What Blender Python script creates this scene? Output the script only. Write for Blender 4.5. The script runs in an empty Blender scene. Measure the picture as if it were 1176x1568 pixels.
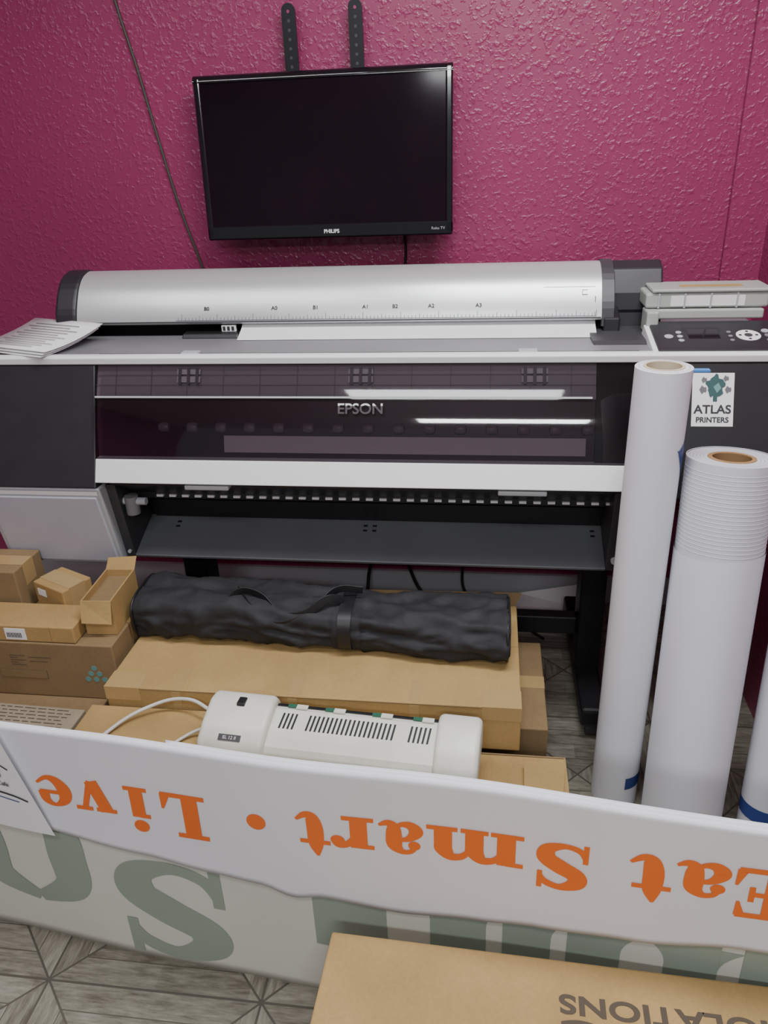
import bpy, bmesh, math, random
from mathutils import Vector, Matrix, noise
random.seed(4)
D=bpy.data; SC=bpy.context.scene; COL=SC.collection

# ------------------------------------------------------------------ materials
def new_mat(name):
    m=D.materials.new(name); m.use_nodes=True
    nt=m.node_tree; b=nt.nodes['Principled BSDF']
    return m,nt,b
def mat(name,col,rough=0.5,metal=0.0,spec=0.5,nscale=0,namt=0.0,bump=0.0,bscale=200,coat=0,trans=0):
    m,nt,b=new_mat(name)
    b.inputs['Base Color'].default_value=(*col,1)
    b.inputs['Roughness'].default_value=rough
    b.inputs['Metallic'].default_value=metal
    b.inputs['Specular IOR Level'].default_value=spec
    b.inputs['Coat Weight'].default_value=coat
    b.inputs['Transmission Weight'].default_value=trans
    tc=nt.nodes.new('ShaderNodeTexCoord')
    if namt>0:
        n=nt.nodes.new('ShaderNodeTexNoise'); n.inputs['Scale'].default_value=nscale; n.inputs['Detail'].default_value=5
        r=nt.nodes.new('ShaderNodeMapRange'); r.inputs['To Min'].default_value=1-namt; r.inputs['To Max'].default_value=1+namt
        r.inputs['From Min'].default_value=.3; r.inputs['From Max'].default_value=.7
        mx=nt.nodes.new('ShaderNodeVectorMath'); mx.operation='SCALE'; mx.inputs[0].default_value=col
        nt.links.new(tc.outputs['Object'],n.inputs['Vector']); nt.links.new(n.outputs['Fac'],r.inputs['Value'])
        nt.links.new(r.outputs['Result'],mx.inputs['Scale']); nt.links.new(mx.outputs['Vector'],b.inputs['Base Color'])
    if bump>0:
        n2=nt.nodes.new('ShaderNodeTexNoise'); n2.inputs['Scale'].default_value=bscale; n2.inputs['Detail'].default_value=3
        bp=nt.nodes.new('ShaderNodeBump'); bp.inputs['Strength'].default_value=bump; bp.inputs['Distance'].default_value=.003
        nt.links.new(tc.outputs['Object'],n2.inputs['Vector']); nt.links.new(n2.outputs['Fac'],bp.inputs['Height'])
        nt.links.new(bp.outputs['Normal'],b.inputs['Normal'])
    return m
M={}
M['silver']=mat('silver_plastic',(.60,.62,.62),.33,.45,nscale=4,namt=.03)
M['white']=mat('white_plastic',(.80,.81,.82),.4)
M['offwhite']=mat('laminator_plastic',(.68,.69,.60),.38,nscale=12,namt=.06)
M['paper']=mat('white_paper',(.82,.82,.83),.75,nscale=3,namt=.02)
M['rollpaper']=mat('roll_paper',(.78,.79,.84),.55,nscale=3,namt=.02)
M['rollpaper2']=mat('roll_vinyl',(.68,.69,.74),.5,nscale=3,namt=.02)
M['black']=mat('black_plastic',(.012,.012,.014),.42,nscale=20,namt=.1)
M['dark']=mat('dark_gray_plastic',(.022,.021,.026),.45,nscale=20,namt=.1)
M['charcoal']=mat('charcoal_plastic',(.045,.045,.05),.45)
M['roller']=mat('roller_rubber',(.26,.21,.24),.4)
M['gray']=mat('gray_deck',(.22,.22,.23),.40,.1,nscale=8,namt=.04)
M['grid']=mat('inner_grid_gray',(.34,.32,.34),.5)
M['traygray']=mat('tray_gray',(.12,.125,.135),.45,.1,nscale=5,namt=.06)
M['ltgray']=mat('light_gray_plastic',(.42,.43,.45),.45)
M['bay']=mat('bay_gray',(.46,.46,.52),.45,nscale=6,namt=.03)
M['mauve']=mat('inner_strip',(.60,.50,.56),.5)
M['inner_top']=mat('inner_upper_panel_reflection',(.46,.44,.47),.4)  # lighter tone paints in the blurred deck reflection on the cover
M['inner_low']=mat('inner_lower_panel',(.070,.036,.055),.4,nscale=6,namt=.15)
M['ink']=mat('print_ink',(.03,.03,.035),.6)
M['inkgray']=mat('print_ink_gray',(.14,.14,.15),.6)
M['screen']=mat('tv_screen',(.010,.004,.009),.10,spec=.25,nscale=3,namt=.2)
M['bezel']=mat('tv_bezel_gloss',(.006,.006,.008),.12,spec=.6,coat=.6)
M['metalblk']=mat('black_steel',(.02,.02,.022),.4,.5)
M['core']=mat('cardboard_core',(.36,.21,.09),.8,nscale=40,namt=.1)
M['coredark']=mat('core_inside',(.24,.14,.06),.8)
M['corepale']=mat('core_pale',(.58,.50,.36),.8)
M['blue']=mat('blue_tape',(.02,.05,.22),.5)
M['blue2']=mat('light_blue_tape',(.08,.25,.60),.5)
M['fabric']=mat('black_nylon',(.024,.024,.027),.7,spec=.35,nscale=30,namt=.15,bump=.25,bscale=45)
M['orange']=mat('orange_vinyl',(.84,.17,.025),.5,nscale=4,namt=.03)
M['green']=mat('sage_vinyl',(.30,.36,.30),.55,nscale=4,namt=.04)
M['cream']=mat('cream_banner',(.68,.69,.61),.55,nscale=5,namt=.04)
M['banner']=mat('white_banner',(.80,.80,.85),.5,nscale=5,namt=.02)
M['tape']=mat('packing_tape',(.42,.29,.13),.22,nscale=10,namt=.05,coat=.3)
M['cablegreen']=mat('green_cable',(.05,.07,.05),.5)
M['cablewhite']=mat('white_cord',(.6,.6,.58),.5)
M['label']=mat('label_white',(.82,.82,.82),.6)
M['clear']=mat('frosted_plastic',(.62,.67,.62),.3,trans=.35)
M['teal']=mat('teal_print',(.03,.09,.09),.6)
M['greentape']=mat('green_label',(.03,.13,.08),.5)
M['lightgreen']=mat('cyan_print',(.14,.30,.28),.7)
M['brownink']=mat('carton_print',(.08,.06,.04),.8)
M['edge']=mat('carton_edge',(.23,.15,.07),.8)

def cardboard(name,col):
    m,nt,b=new_mat(name); b.inputs['Roughness'].default_value=.75; b.inputs['Specular IOR Level'].default_value=.2
    tc=nt.nodes.new('ShaderNodeTexCoord')
    n=nt.nodes.new('ShaderNodeTexNoise'); n.inputs['Scale'].default_value=160; n.inputs['Detail'].default_value=4
    n2=nt.nodes.new('ShaderNodeTexNoise'); n2.inputs['Scale'].default_value=6; n2.inputs['Detail'].default_value=4
    wv=nt.nodes.new('ShaderNodeTexWave'); wv.inputs['Scale'].default_value=60; wv.bands_direction='X'
    bp=nt.nodes.new('ShaderNodeBump'); bp.inputs['Strength'].default_value=.06; bp.inputs['Distance'].default_value=.001
    ad=nt.nodes.new('ShaderNodeMath'); ad.operation='MULTIPLY_ADD'; ad.inputs[1].default_value=.45
    r=nt.nodes.new('ShaderNodeMapRange'); r.inputs['From Min'].default_value=.45; r.inputs['From Max'].default_value=1.0
    r.inputs['To Min'].default_value=.80; r.inputs['To Max'].default_value=1.12
    mx=nt.nodes.new('ShaderNodeVectorMath'); mx.operation='SCALE'; mx.inputs[0].default_value=col
    L=nt.links.new
    L(tc.outputs['Object'],n.inputs['Vector']); L(tc.outputs['Object'],n2.inputs['Vector']); L(tc.outputs['Object'],wv.inputs['Vector'])
    L(wv.outputs['Fac'],bp.inputs['Height']); L(bp.outputs['Normal'],b.inputs['Normal'])
    L(n.outputs['Fac'],ad.inputs[0]); L(n2.outputs['Fac'],ad.inputs[2]); L(ad.outputs[0],r.inputs['Value'])
    L(r.outputs['Result'],mx.inputs['Scale']); L(mx.outputs['Vector'],b.inputs['Base Color'])
    return m
M['card']=cardboard('kraft_cardboard',(.41,.275,.112))
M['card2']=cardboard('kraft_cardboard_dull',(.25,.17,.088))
M['card3']=cardboard('kraft_cardboard_orange',(.40,.262,.108))
M['cardlt']=cardboard('kraft_cardboard_pale',(.33,.28,.20))

def wall_mat():
    m,nt,b=new_mat('magenta_wall_paint'); L=nt.links.new
    tc=nt.nodes.new('ShaderNodeTexCoord')
    n=nt.nodes.new('ShaderNodeTexNoise'); n.inputs['Scale'].default_value=78; n.inputs['Detail'].default_value=2; n.inputs['Roughness'].default_value=.45; n.inputs['Distortion'].default_value=.4
    n3=nt.nodes.new('ShaderNodeTexNoise'); n3.inputs['Scale'].default_value=1.3; n3.inputs['Detail'].default_value=2
    cr=nt.nodes.new('ShaderNodeValToRGB'); cr.color_ramp.elements[0].position=.50; cr.color_ramp.elements[1].position=.72
    r=nt.nodes.new('ShaderNodeMapRange'); r.inputs['To Min'].default_value=.85; r.inputs['To Max'].default_value=1.15
    mx=nt.nodes.new('ShaderNodeVectorMath'); mx.operation='SCALE'; mx.inputs[0].default_value=(.305,.042,.120)
    bp=nt.nodes.new('ShaderNodeBump'); bp.inputs['Strength'].default_value=.42; bp.inputs['Distance'].default_value=.0035
    L(tc.outputs['Object'],n.inputs['Vector']); L(tc.outputs['Object'],n3.inputs['Vector'])
    L(n.outputs['Fac'],cr.inputs['Fac']); L(cr.outputs['Color'],bp.inputs['Height']); L(bp.outputs['Normal'],b.inputs['Normal'])
    L(n3.outputs['Fac'],r.inputs['Value']); L(r.outputs['Result'],mx.inputs['Scale']); L(mx.outputs['Vector'],b.inputs['Base Color'])
    b.inputs['Roughness'].default_value=.30
    return m
M['wall']=wall_mat()
M['ceil']=mat('ceiling_paint',(.7,.7,.7),.8)

def floor_mat():
    m,nt,b=new_mat('wood_look_tile'); L=nt.links.new; N=nt.nodes.new
    def math_(op,a,c=None):
        n=N('ShaderNodeMath'); n.operation=op
        for i,v in enumerate((a,c)):
            if v is None: continue
            if isinstance(v,(int,float)): n.inputs[i].default_value=v
            else: L(v,n.inputs[i])
        return n.outputs[0]
    tc=N('ShaderNodeTexCoord'); sp=N('ShaderNodeSeparateXYZ'); L(tc.outputs['Object'],sp.inputs[0])
    T=.452
    u=math_('SUBTRACT',math_('FRACT',math_('DIVIDE',math_('ADD',sp.outputs['X'],.875+10*T),T)),.5)
    v=math_('SUBTRACT',math_('FRACT',math_('DIVIDE',math_('ADD',sp.outputs['Y'],-.914+10*T),T)),.5)
    au=math_('ABSOLUTE',u); av=math_('ABSOLUTE',v)
    mxv=math_('MAXIMUM',au,av)
    isU=math_('GREATER_THAN',au,av)
    pl=math_('MULTIPLY',mxv,8.0)
    pf=math_('FRACT',pl); pi=math_('FLOOR',pl)
    e1=math_('LESS_THAN',pf,.04)
    df=math_('ABSOLUTE',math_('SUBTRACT',au,av)); e2=math_('LESS_THAN',df,.007)
    e3=math_('GREATER_THAN',mxv,.4945)
    edge=math_('MAXIMUM',math_('MAXIMUM',e1,e2),e3)
    def grain(sx,sy):
        mp=N('ShaderNodeMapping'); mp.inputs['Scale'].default_value=(sx,sy,1); L(tc.outputs['Object'],mp.inputs['Vector'])
        n=N('ShaderNodeTexNoise'); n.inputs['Scale'].default_value=1; n.inputs['Detail'].default_value=7; n.inputs['Roughness'].default_value=.7
        L(mp.outputs['Vector'],n.inputs['Vector']); return n.outputs['Fac']
    g1=grain(14,95); g2=grain(95,14)
    mixg=N('ShaderNodeMix'); mixg.data_type='FLOAT'; L(isU,mixg.inputs[0]); L(g1,mixg.inputs[2]); L(g2,mixg.inputs[3])
    wn=N('ShaderNodeTexWhiteNoise'); wn.noise_dimensions='3D'; cb=N('ShaderNodeCombineXYZ')
    L(pi,cb.inputs[0]); L(math_('ADD',math_('SIGN',u),math_('MULTIPLY',isU,5)),cb.inputs[1]); L(math_('ADD',math_('SIGN',v),math_('FLOOR',math_('DIVIDE',sp.outputs['X'],T))),cb.inputs[2])
    L(cb.outputs[0],wn.inputs['Vector'])
    tot=math_('ADD',math_('MULTIPLY',mixg.outputs[0],1.0),math_('MULTIPLY',wn.outputs['Value'],.14))
    cr=N('ShaderNodeValToRGB'); L(tot,cr.inputs['Fac'])
    cr.color_ramp.elements[0].position=.38; cr.color_ramp.elements[0].color=(.10,.088,.064,1)
    cr.color_ramp.elements[1].position=.80; cr.color_ramp.elements[1].color=(.34,.325,.265,1)
    mx=N('ShaderNodeMix'); mx.data_type='RGBA'; L(edge,mx.inputs[0]); L(cr.outputs['Color'],mx.inputs[6]); mx.inputs[7].default_value=(.085,.075,.06,1)
    L(mx.outputs[2],b.inputs['Base Color']); b.inputs['Roughness'].default_value=.5
    return m
M['floor']=floor_mat()

def smoky():
    m,nt,b=new_mat('smoked_acrylic'); L=nt.links.new
    for n in list(nt.nodes):
        if n.type=='BSDF_PRINCIPLED': nt.nodes.remove(n)
    out=[n for n in nt.nodes if n.type=='OUTPUT_MATERIAL'][0]
    t=nt.nodes.new('ShaderNodeBsdfTransparent'); t.inputs['Color'].default_value=(.54,.49,.52,1)
    g=nt.nodes.new('ShaderNodeBsdfGlossy'); g.inputs['Roughness'].default_value=.04; g.inputs['Color'].default_value=(1,1,1,1)
    fr=nt.nodes.new('ShaderNodeFresnel'); fr.inputs['IOR'].default_value=1.6
    mx=nt.nodes.new('ShaderNodeMixShader')
    L(fr.outputs[0],mx.inputs[0]); L(t.outputs[0],mx.inputs[1]); L(g.outputs[0],mx.inputs[2]); L(mx.outputs[0],out.inputs['Surface'])
    return m
M['smoky']=smoky()

# ------------------------------------------------------------------ geometry helpers
def group(name,loc=(0,0,0),rot=(0,0,0)):
    e=D.objects.new(name,None); e.empty_display_size=.05; COL.objects.link(e)
    e.location=loc; e.rotation_euler=rot
    return e
def obj_from(name,verts,faces,m,parent,smooth=False):
    me=D.meshes.new(name); me.from_pydata([tuple(v) for v in verts],[],faces); me.update()
    if m: me.materials.append(M[m] if isinstance(m,str) else m)
    if smooth:
        for p in me.polygons: p.use_smooth=True
    o=D.objects.new(name,me); COL.objects.link(o)
    if parent: o.parent=parent
    return o
def bevel(o,w,seg=2,angle=True):
    b=o.modifiers.new('bv','BEVEL'); b.width=w; b.segments=seg; b.limit_method='ANGLE'; b.angle_limit=math.radians(30)
    return o
def box(name,x0,x1,y0,y1,z0,z1,m,parent,bv=0.0,seg=2):
    v=[(x0,y0,z0),(x1,y0,z0),(x1,y1,z0),(x0,y1,z0),(x0,y0,z1),(x1,y0,z1),(x1,y1,z1),(x0,y1,z1)]
    f=[(0,3,2,1),(4,5,6,7),(0,1,5,4),(1,2,6,5),(2,3,7,6),(3,0,4,7)]
    o=obj_from(name,v,f,m,parent)
    if bv: bevel(o,bv,seg)
    return o
def prism(name,prof,x0,x1,m,parent,bv=0,seg=2,smooth=False):
    """profile list of (y,z), extruded along X, closed"""
    n=len(prof); v=[(x0,y,z) for y,z in prof]+[(x1,y,z) for y,z in prof]
    f=[tuple(range(n-1,-1,-1)),tuple(range(n,2*n))]+[(i,(i+1)%n,n+(i+1)%n,n+i) for i in range(n)]
    o=obj_from(name,v,f,m,parent)
    bm=bmesh.new(); bm.from_mesh(o.data); bmesh.ops.recalc_face_normals(bm,faces=bm.faces[:])
    if smooth:
        for fc in bm.faces: fc.smooth=True
        for e in bm.edges:
            if len(e.link_faces)==2 and e.calc_face_angle(0)>.6: e.smooth=False
    bm.to_mesh(o.data); bm.free()
    if bv: bevel(o,bv,seg)
    return o
def boxes(name,lst,m,parent):
    v=[];f=[]
    for x0,x1,y0,y1,z0,z1 in lst:
        k=len(v)
        v+=[(x0,y0,z0),(x1,y0,z0),(x1,y1,z0),(x0,y1,z0),(x0,y0,z1),(x1,y0,z1),(x1,y1,z1),(x0,y1,z1)]
        f+=[tuple(k+i for i in q) for q in [(0,3,2,1),(4,5,6,7),(0,1,5,4),(1,2,6,5),(2,3,7,6),(3,0,4,7)]]
    return obj_from(name,v,f,m,parent)
def quad(name,pts,m,parent): return obj_from(name,pts,[tuple(range(len(pts)))],m,parent)
def lathe(name,p0,p1,prof,m,parent,seg=48,mats=None):
    p0=Vector(p0);p1=Vector(p1);ax=(p1-p0).normalized()
    s=ax.orthogonal().normalized(); t=ax.cross(s)
    v=[];f=[];n=len(prof)
    for i in range(seg):
        a=2*math.pi*i/seg
        for r,h in prof: v.append(p0+ax*h+(s*math.cos(a)+t*math.sin(a))*r)
    for i in range(seg):
        for j in range(n-1):
            f.append((i*n+j,((i+1)%seg)*n+j,((i+1)%seg)*n+j+1,i*n+j+1))
    o=obj_from(name,v,f,m,parent,False)
    bm=bmesh.new(); bm.from_mesh(o.data); bmesh.ops.remove_doubles(bm,verts=bm.verts[:],dist=1e-6); bmesh.ops.recalc_face_normals(bm,faces=bm.faces[:])
    for fc in bm.faces: fc.smooth=True
    for e in bm.edges:
        if len(e.link_faces)==2 and e.calc_face_angle(0)>.6: e.smooth=False
    bm.to_mesh(o.data); bm.free()
    return o
def cyl(name,p0,p1,r,m,parent,seg=32):
    L=(Vector(p1)-Vector(p0)).length
    return lathe(name,p0,p1,[(0.0001,0),(r,0),(r,L),(0.0001,L)],m,parent,seg)
def tube(name,pts,r,m,parent):
    cu=D.curves.new(name,'CURVE'); cu.dimensions='3D'; cu.bevel_depth=r; cu.bevel_resolution=3; cu.resolution_u=10
    sp=cu.splines.new('BEZIER'); sp.bezier_points.add(len(pts)-1)
    for b,p in zip(sp.bezier_points,pts): b.co=p; b.handle_left_type=b.handle_right_type='AUTO'
    cu.materials.append(M[m]); o=D.objects.new(name,cu); COL.objects.link(o); o.parent=parent
    return o
def text(name,body,size,loc,rot,m,parent,align='CENTER',sx=1.0,off=0.0,ext=0.0004,spacing=1.0):
    cu=D.curves.new(name,'FONT'); cu.body=body; cu.size=size; cu.align_x=align; cu.extrude=ext; cu.offset=off; cu.space_character=spacing
    cu.materials.append(M[m]); o=D.objects.new(name,cu); COL.objects.link(o)
    o.location=loc; o.rotation_euler=rot; o.scale=(sx,1,1); o.parent=parent
    return o

# ------------------------------------------------------------------ room
WY=2.47; XR=.775; XL=-2.6
def slab(name,x0,x1,y0,y1,z0,z1,m): return box(name,x0,x1,y0,y1,z0,z1,m,None)
slab('floor',XL-.1,3.0,-2.6,WY+.1,-.05,0,'floor')
slab('wall_back',XL-.1,XR+.1,WY,WY+.1,0,2.6,'wall')
slab('wall_right',XR,XR+.1,1.2,WY,0,2.6,'wall')
slab('wall_left',XL-.1,XL,-2.6,WY,0,2.6,'wall')
slab('ceiling',XL-.1,3.0,-2.6,WY+.1,2.6,2.65,'ceil')
slab('trim_pilaster',.668,XR,WY-.018,WY,0,2.6,'wall')
slab('baseboard_back',XL,.668,WY-.014,WY,0,.105,'ltgray')

# ------------------------------------------------------------------ TV
tv=group('wall_mounted_television',(-.4805,2.385,1.5065),(math.radians(-4),0,math.radians(0)))
box('back_shell',-.34,.34,.012,.05,-.19,.19,'black',tv,.015,3)
prof=[(-.014,.198)]+[(-.014+.022*(1-math.cos(a)),.200+.020*math.sin(a)) for a in [math.radians(9*k) for k in range(11)]]+[(.016,.220),(.016,.198)]
prism('frame_top',prof,-.366,.366,'bezel',tv,0,2,True)
box('frame_bottom',-.366,.366,-.014,.014,-.219,-.180,'bezel',tv,.005,3)
box('frame_left',-.366,-.346,-.014,.014,-.215,.212,'bezel',tv,.005,3)
box('frame_right',.346,.366,-.014,.014,-.215,.212,'bezel',tv,.005,3)
box('screen',-.350,.350,-.010,.010,-.185,.202,'screen',tv,.0)
text('brand_text','PHILIPS',.0145,(.012,-.0147,-.206),(math.pi/2,0,0),'label',tv,off=.0004)
text('model_text','Roku TV',.011,(.325,-.0147,-.204),(math.pi/2,0,0),'ltgray',tv)
box('wall_plate',-.12,.12,.05,.075,-.15,.15,'metalblk',tv,.003)
mb=group('tv_mount_bracket')
for i,x in enumerate((-.566,-.381)):
    zt=1.888; w=.019
    pts=[]
    for k in range(13):
        a=math.pi*k/12; pts.append((x+w*math.cos(a),zt-w+w*math.sin(a)))
    pts+=[(x-w,1.45),(x+w,1.45)]
    n=len(pts)
    v=[(p,2.430,z) for p,z in pts]+[(p,2.4385,z) for p,z in pts]
    f=[tuple(range(n)),tuple(range(2*n-1,n-1,-1))]+[(k,n+k,n+(k+1)%n,(k+1)%n) for k in range(n)]
    obj_from('arm_%d'%(i+1),v,f,'metalblk',mb)
    for k in range(7):
        z=zt-.02-.022*k
        cyl('hole_%d_%d'%(i+1,k),(x,2.4295,z),(x,2.431,z),.0042,'wall' if k==0 else 'charcoal',mb,12)
    cyl('spacer_%d'%(i+1),(x,2.4385,1.8),(x,WY,1.8),.008,'metalblk',mb,12)
c1=group('wall_cable')
tube('cable',[(-1.10,2.462,2.25),(-1.085,2.463,2.05),(-1.07,2.463,1.93),(-1.035,2.463,1.76),(-1.009,2.463,1.61),(-.965,2.463,1.38),(-.912,2.463,1.17),(-.87,2.463,.9)],.0035,'cablegreen',c1)
c2=group('tv_power_cable')
tube('cable',[(-.27,2.44,1.32),(-.262,2.46,1.25),(-.268,2.462,1.15),(-.25,2.462,.9)],.004,'black',c2)

# ------------------------------------------------------------------ printer
P=group('large_format_printer')
PL,PR=-1.30,.685
CL,CR=-.978,.34
mod=[(1.785,1.062),(1.666,.774),(1.80,.74),(2.20,.74),(2.22,.80),(2.22,1.062)]
prism('end_module_left',mod,PL,CL,'dark',P,.004)
prism('end_module_right',mod,CR,PR,'black',P,.004)
prism('core_body',[(1.83,1.055),(1.75,.82),(1.73,.775),(1.80,.70),(1.86,.66),(2.20,.66),(2.20,1.055)],CL,CR,'black',P)
prism('deck',[(1.79,1.066),(1.79,1.080),(2.02,1.080),(2.06,1.070),(2.22,1.070),(2.22,1.055),(1.80,1.055)],PL,PR,'gray',P,.002)
prism('deck_front_trim',[(1.781,1.062),(1.779,1.078),(1.786,1.0835),(1.803,1.0835),(1.803,1.062)],PL,PR,'white',P,.002)
box('deck_seam',CL,CR,1.815,1.818,1.0795,1.0808,'charcoal',P)
for i,x in enumerate((-.735,.088)): box('deck_tab_%d'%(i+1),x-.022,x+.022,1.80,1.825,1.079,1.086,'ltgray',P,.002)
def fr(t,off=0.0):
    y=1.785-.095*t-.010*math.sin(math.pi*t); z=1.062-.218*t
    return (y-off*.918,z+off*.397)
N=14
v=[];f=[]
for i in range(N+1):
    t=i/N; y,z=fr(t); v+=[(CL+.002,y,z),(CR,y,z)]
for i in range(N): f.append((2*i,2*i+2,2*i+3,2*i+1))
obj_from('smoked_cover',v,f,'smoky',P,True)
def strip(name,t0,t1,x0,x1,off,m,n=6):
    v=[];f=[]
    for i in range(n+1):
        t=t0+(t1-t0)*i/n; y,z=fr(t,off); v+=[(x0,y,z),(x1,y,z)]
    for i in range(n): f.append((2*i,2*i+2,2*i+3,2*i+1))
    return obj_from(name,v,f,m,P,True)
strip('inner_upper_panel_reflection',0.0,.34,CL,.245,-.016,'inner_top')
strip('inner_lower_panel',.34,1.0,CL,.245,-.020,'inner_low')
strip('inner_right_panel',0.0,1.0,.245,CR,-.014,'black')
strip('cover_crease',.322,.340,CL+.004,.235,.0008,'ltgray',1)
strip('inner_media_strip',.72,.90,-.645,.225,-.016,'mauve')
for i in range(13):
    x=CL+.05+i*.093; strip('grid_v_%d'%i,.02,.33,x,x+.0018,-.013,'grid',1)
for i,t in enumerate((.10,.2)): strip('grid_h_%d'%i,t,t+.006,CL,.245,-.0125,'grid',1)
for i in range(15):
    x=-.80+i*.0735; y,z=fr(.635,-.0215)
    lathe('pinch_roller_%d'%(i+1),(x-.015,y,z),(x+.015,y,z),[(.0001,0),(.010,.002),(.013,.008),(.013,.022),(.010,.028),(.0001,.030)],'roller',P,16)
for i,x in enumerate((-.735,-.305,.105)):
    for t0,t1 in ((.05,.10),(.12,.18)):
        strip('hinge_%d_%d'%(i,int(t0*100)),t0,t1,x-.03,x+.03,-.008,'label',1)
    for dx in (-.022,.0,.022): strip('hinge_knuckle_%d_%d'%(i,int(dx*1000)),.035,.2,x+dx-.004,x+dx+.004,-.006,'gray',1)
y,z=fr(.475,.001)
text('brand_text','EPSON',.0345,(-.303,y,z-.004),(math.radians(66.6),0,0),'label',P,off=.0006,sx=1.06,ext=.0002)
prism('front_lip',[(1.690,.846),(1.664,.792),(1.672,.788),(1.72,.800),(1.72,.846)],CL+.002,CR+.02,'white',P,.002)
for i,x in enumerate((-.69,.083)): box('pull_tab_%d'%(i+1),x-.057,x+.057,1.672,1.72,.772,.784,'ltgray',P,.003)
prism('platen',[(1.70,.775),(1.70,.77),(1.83,.675),(1.85,.675),(1.85,.775)],CL+.02,CR,'black',P)
prism('output_guide',[(1.765,.722),(1.80,.690),(1.806,.694),(1.771,.726)],CL+.04,CR,'charcoal',P)
lst=[]
for i in range(34):
    x=-.87+i*.0352; lst.append((x,x+.018,1.768,1.777,.7085,.7145))
boxes('exit_perforation_row',lst,'label',P)
prism('tray_panel',[(1.875,.605),(1.735,.548),(1.738,.540),(1.86,.545),(1.88,.598)],-.946,.30,'traygray',P,.002)
prism('tray_upper',[(1.83,.672),(1.87,.60),(1.885,.60),(1.885,.672)],-.93,.30,'black',P)
boxes('tray_holes',[(x,x+.011,1.830+dy,1.836+dy,.5880+dy*.4,.5905+dy*.4) for x in (-.86,-.33,-.305,.27) for dy in (0,.016)],'black',P)
for i,(x0,x1) in enumerate(((-.972,-.946),(.30,.335))):
    prism('tray_bracket_%d'%(i+1),[(1.70,.77),(1.74,.54),(1.90,.53),(1.92,.66),(1.92,.77)],x0,x1,'charcoal',P,.002)
cyl('take_up_knob',(-.925,1.735,.675),(-.925,1.735,.725),.018,'gray',P,24)
cyl('take_up_shaft',(-.965,1.735,.71),(-.885,1.735,.71),.010,'ltgray',P,20)
for k,zz in enumerate((.56,.60,.64,.70)): cyl('bracket_screw_%d'%k,(-.958,1.742,zz),(-.958,1.736 if k else 1.73,zz),.005,'ltgray',P,10)
cyl('tray_screw',(.318,1.735,.575),(.318,1.725,.575),.009,'ltgray',P,12)
prism('ink_bay_body',[(1.668,.773),(1.716,.532),(1.80,.532),(1.83,.60),(1.83,.773)],PL,CL+.006,'ltgray',P,.004)
def bay(s,off=0.0): return (1.668+.048*s-off,.770-.238*s)
y0,z0=bay(.10,.004); y1,z1=bay(.97,.004)
v=[(PL+.012,y0,z0),(CL-.008,y0,z0),(CL-.004,y1,z1),(PL+.012,y1,z1),(PL+.012,y0+.006,z0),(CL-.008,y0+.006,z0),(CL-.004,y1+.006,z1),(PL+.012,y1+.006,z1)]
o=obj_from('ink_bay_door',v,[(0,3,2,1),(0,1,5,4),(1,2,6,5),(2,3,7,6),(3,0,4,7)],'bay',P); bevel(o,.003)
y0,z0=bay(.02,.003); y1,z1=bay(.07,.003)
quad('ink_bay_gap',[(PL+.004,y0,z0),(CL,y0,z0),(CL,y1,z1),(PL+.004,y1,z1)],'white',P)
def sm_curve(pts,n=4):
    out=[];P_=[pts[0]]+list(pts)+[pts[-1]]
    for i in range(1,len(P_)-2):
        a,b,c,d=P_[i-1],P_[i],P_[i+1],P_[i+2]
        for k in range(n):
            t=k/n; out.append(tuple(.5*((2*b[j])+(-a[j]+c[j])*t+(2*a[j]-5*b[j]+4*c[j]-d[j])*t*t+(-a[j]+3*b[j]-3*c[j]+d[j])*t**3) for j in range(2)))
    out.append(tuple(pts[-1])); return out
cov=[(2.20,1.09)]+sm_curve([(2.205,1.18),(2.17,1.225),(2.13,1.239),(2.10,1.237),(2.07,1.226),(2.043,1.203),(2.02,1.170),(2.004,1.140),(1.996,1.118)])+[(2.003,1.113),(2.03,1.13)]
prism('roll_cover',cov,-1.122,.275,'silver',P,smooth=True)
capp=[(2.20,1.09)]+sm_curve([(2.208,1.18),(2.172,1.229),(2.13,1.243),(2.098,1.241),(2.066,1.229),(2.038,1.205),(2.014,1.172),(1.998,1.142),(1.990,1.10)],2)+[(2.06,1.082)]
prism('cover_cap_left',capp,-1.185,-1.122,'dark',P,.010,4)
prism('cover_ring_right',capp,.275,.304,'charcoal',P,.0)
prism('cover_cap_right',[(2.21,1.075),(2.21,1.19),(2.17,1.232),(2.12,1.240),(2.08,1.225),(2.05,1.17),(2.035,1.075)],.304,.428,'dark',P,.006,3)
def cs(z):
    pts=[(1.118,1.996),(1.140,2.004),(1.170,2.02),(1.203,2.043),(1.226,2.07)]
    for (a,ya),(b,yb) in zip(pts,pts[1:]):
        if a<=z<=b: return ya+(yb-ya)*(z-a)/(b-a)
    return 1.996
def cquad(V,F,x0,x1,z0,z1,off=.0012):
    k=len(V); V+=[(x0,cs(z0)-off,z0+off*.4),(x1,cs(z0)-off,z0+off*.4),(x1,cs(z1)-off,z1+off*.4),(x0,cs(z1)-off,z1+off*.4)]; F.append((k,k+1,k+2,k+3))
V=[];F=[]
X0=.262
for mm in range(0,1118,10):
    h=.007 if mm%50 else .011
    if mm%100==0: h=.015
    x=X0-mm/1000*.985
    cquad(V,F,x-.0006,x+.0006,1.124,1.124+h)
cquad(V,F,X0-1.10,X0,1.1232,1.1246)
obj_from('ruler_ticks',V,F,'inkgray',P)
V=[];F=[]; cquad(V,F,-1.12,.274,1.1185,1.1215); obj_from('cover_edge_line',V,F,'ink',P)
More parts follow.
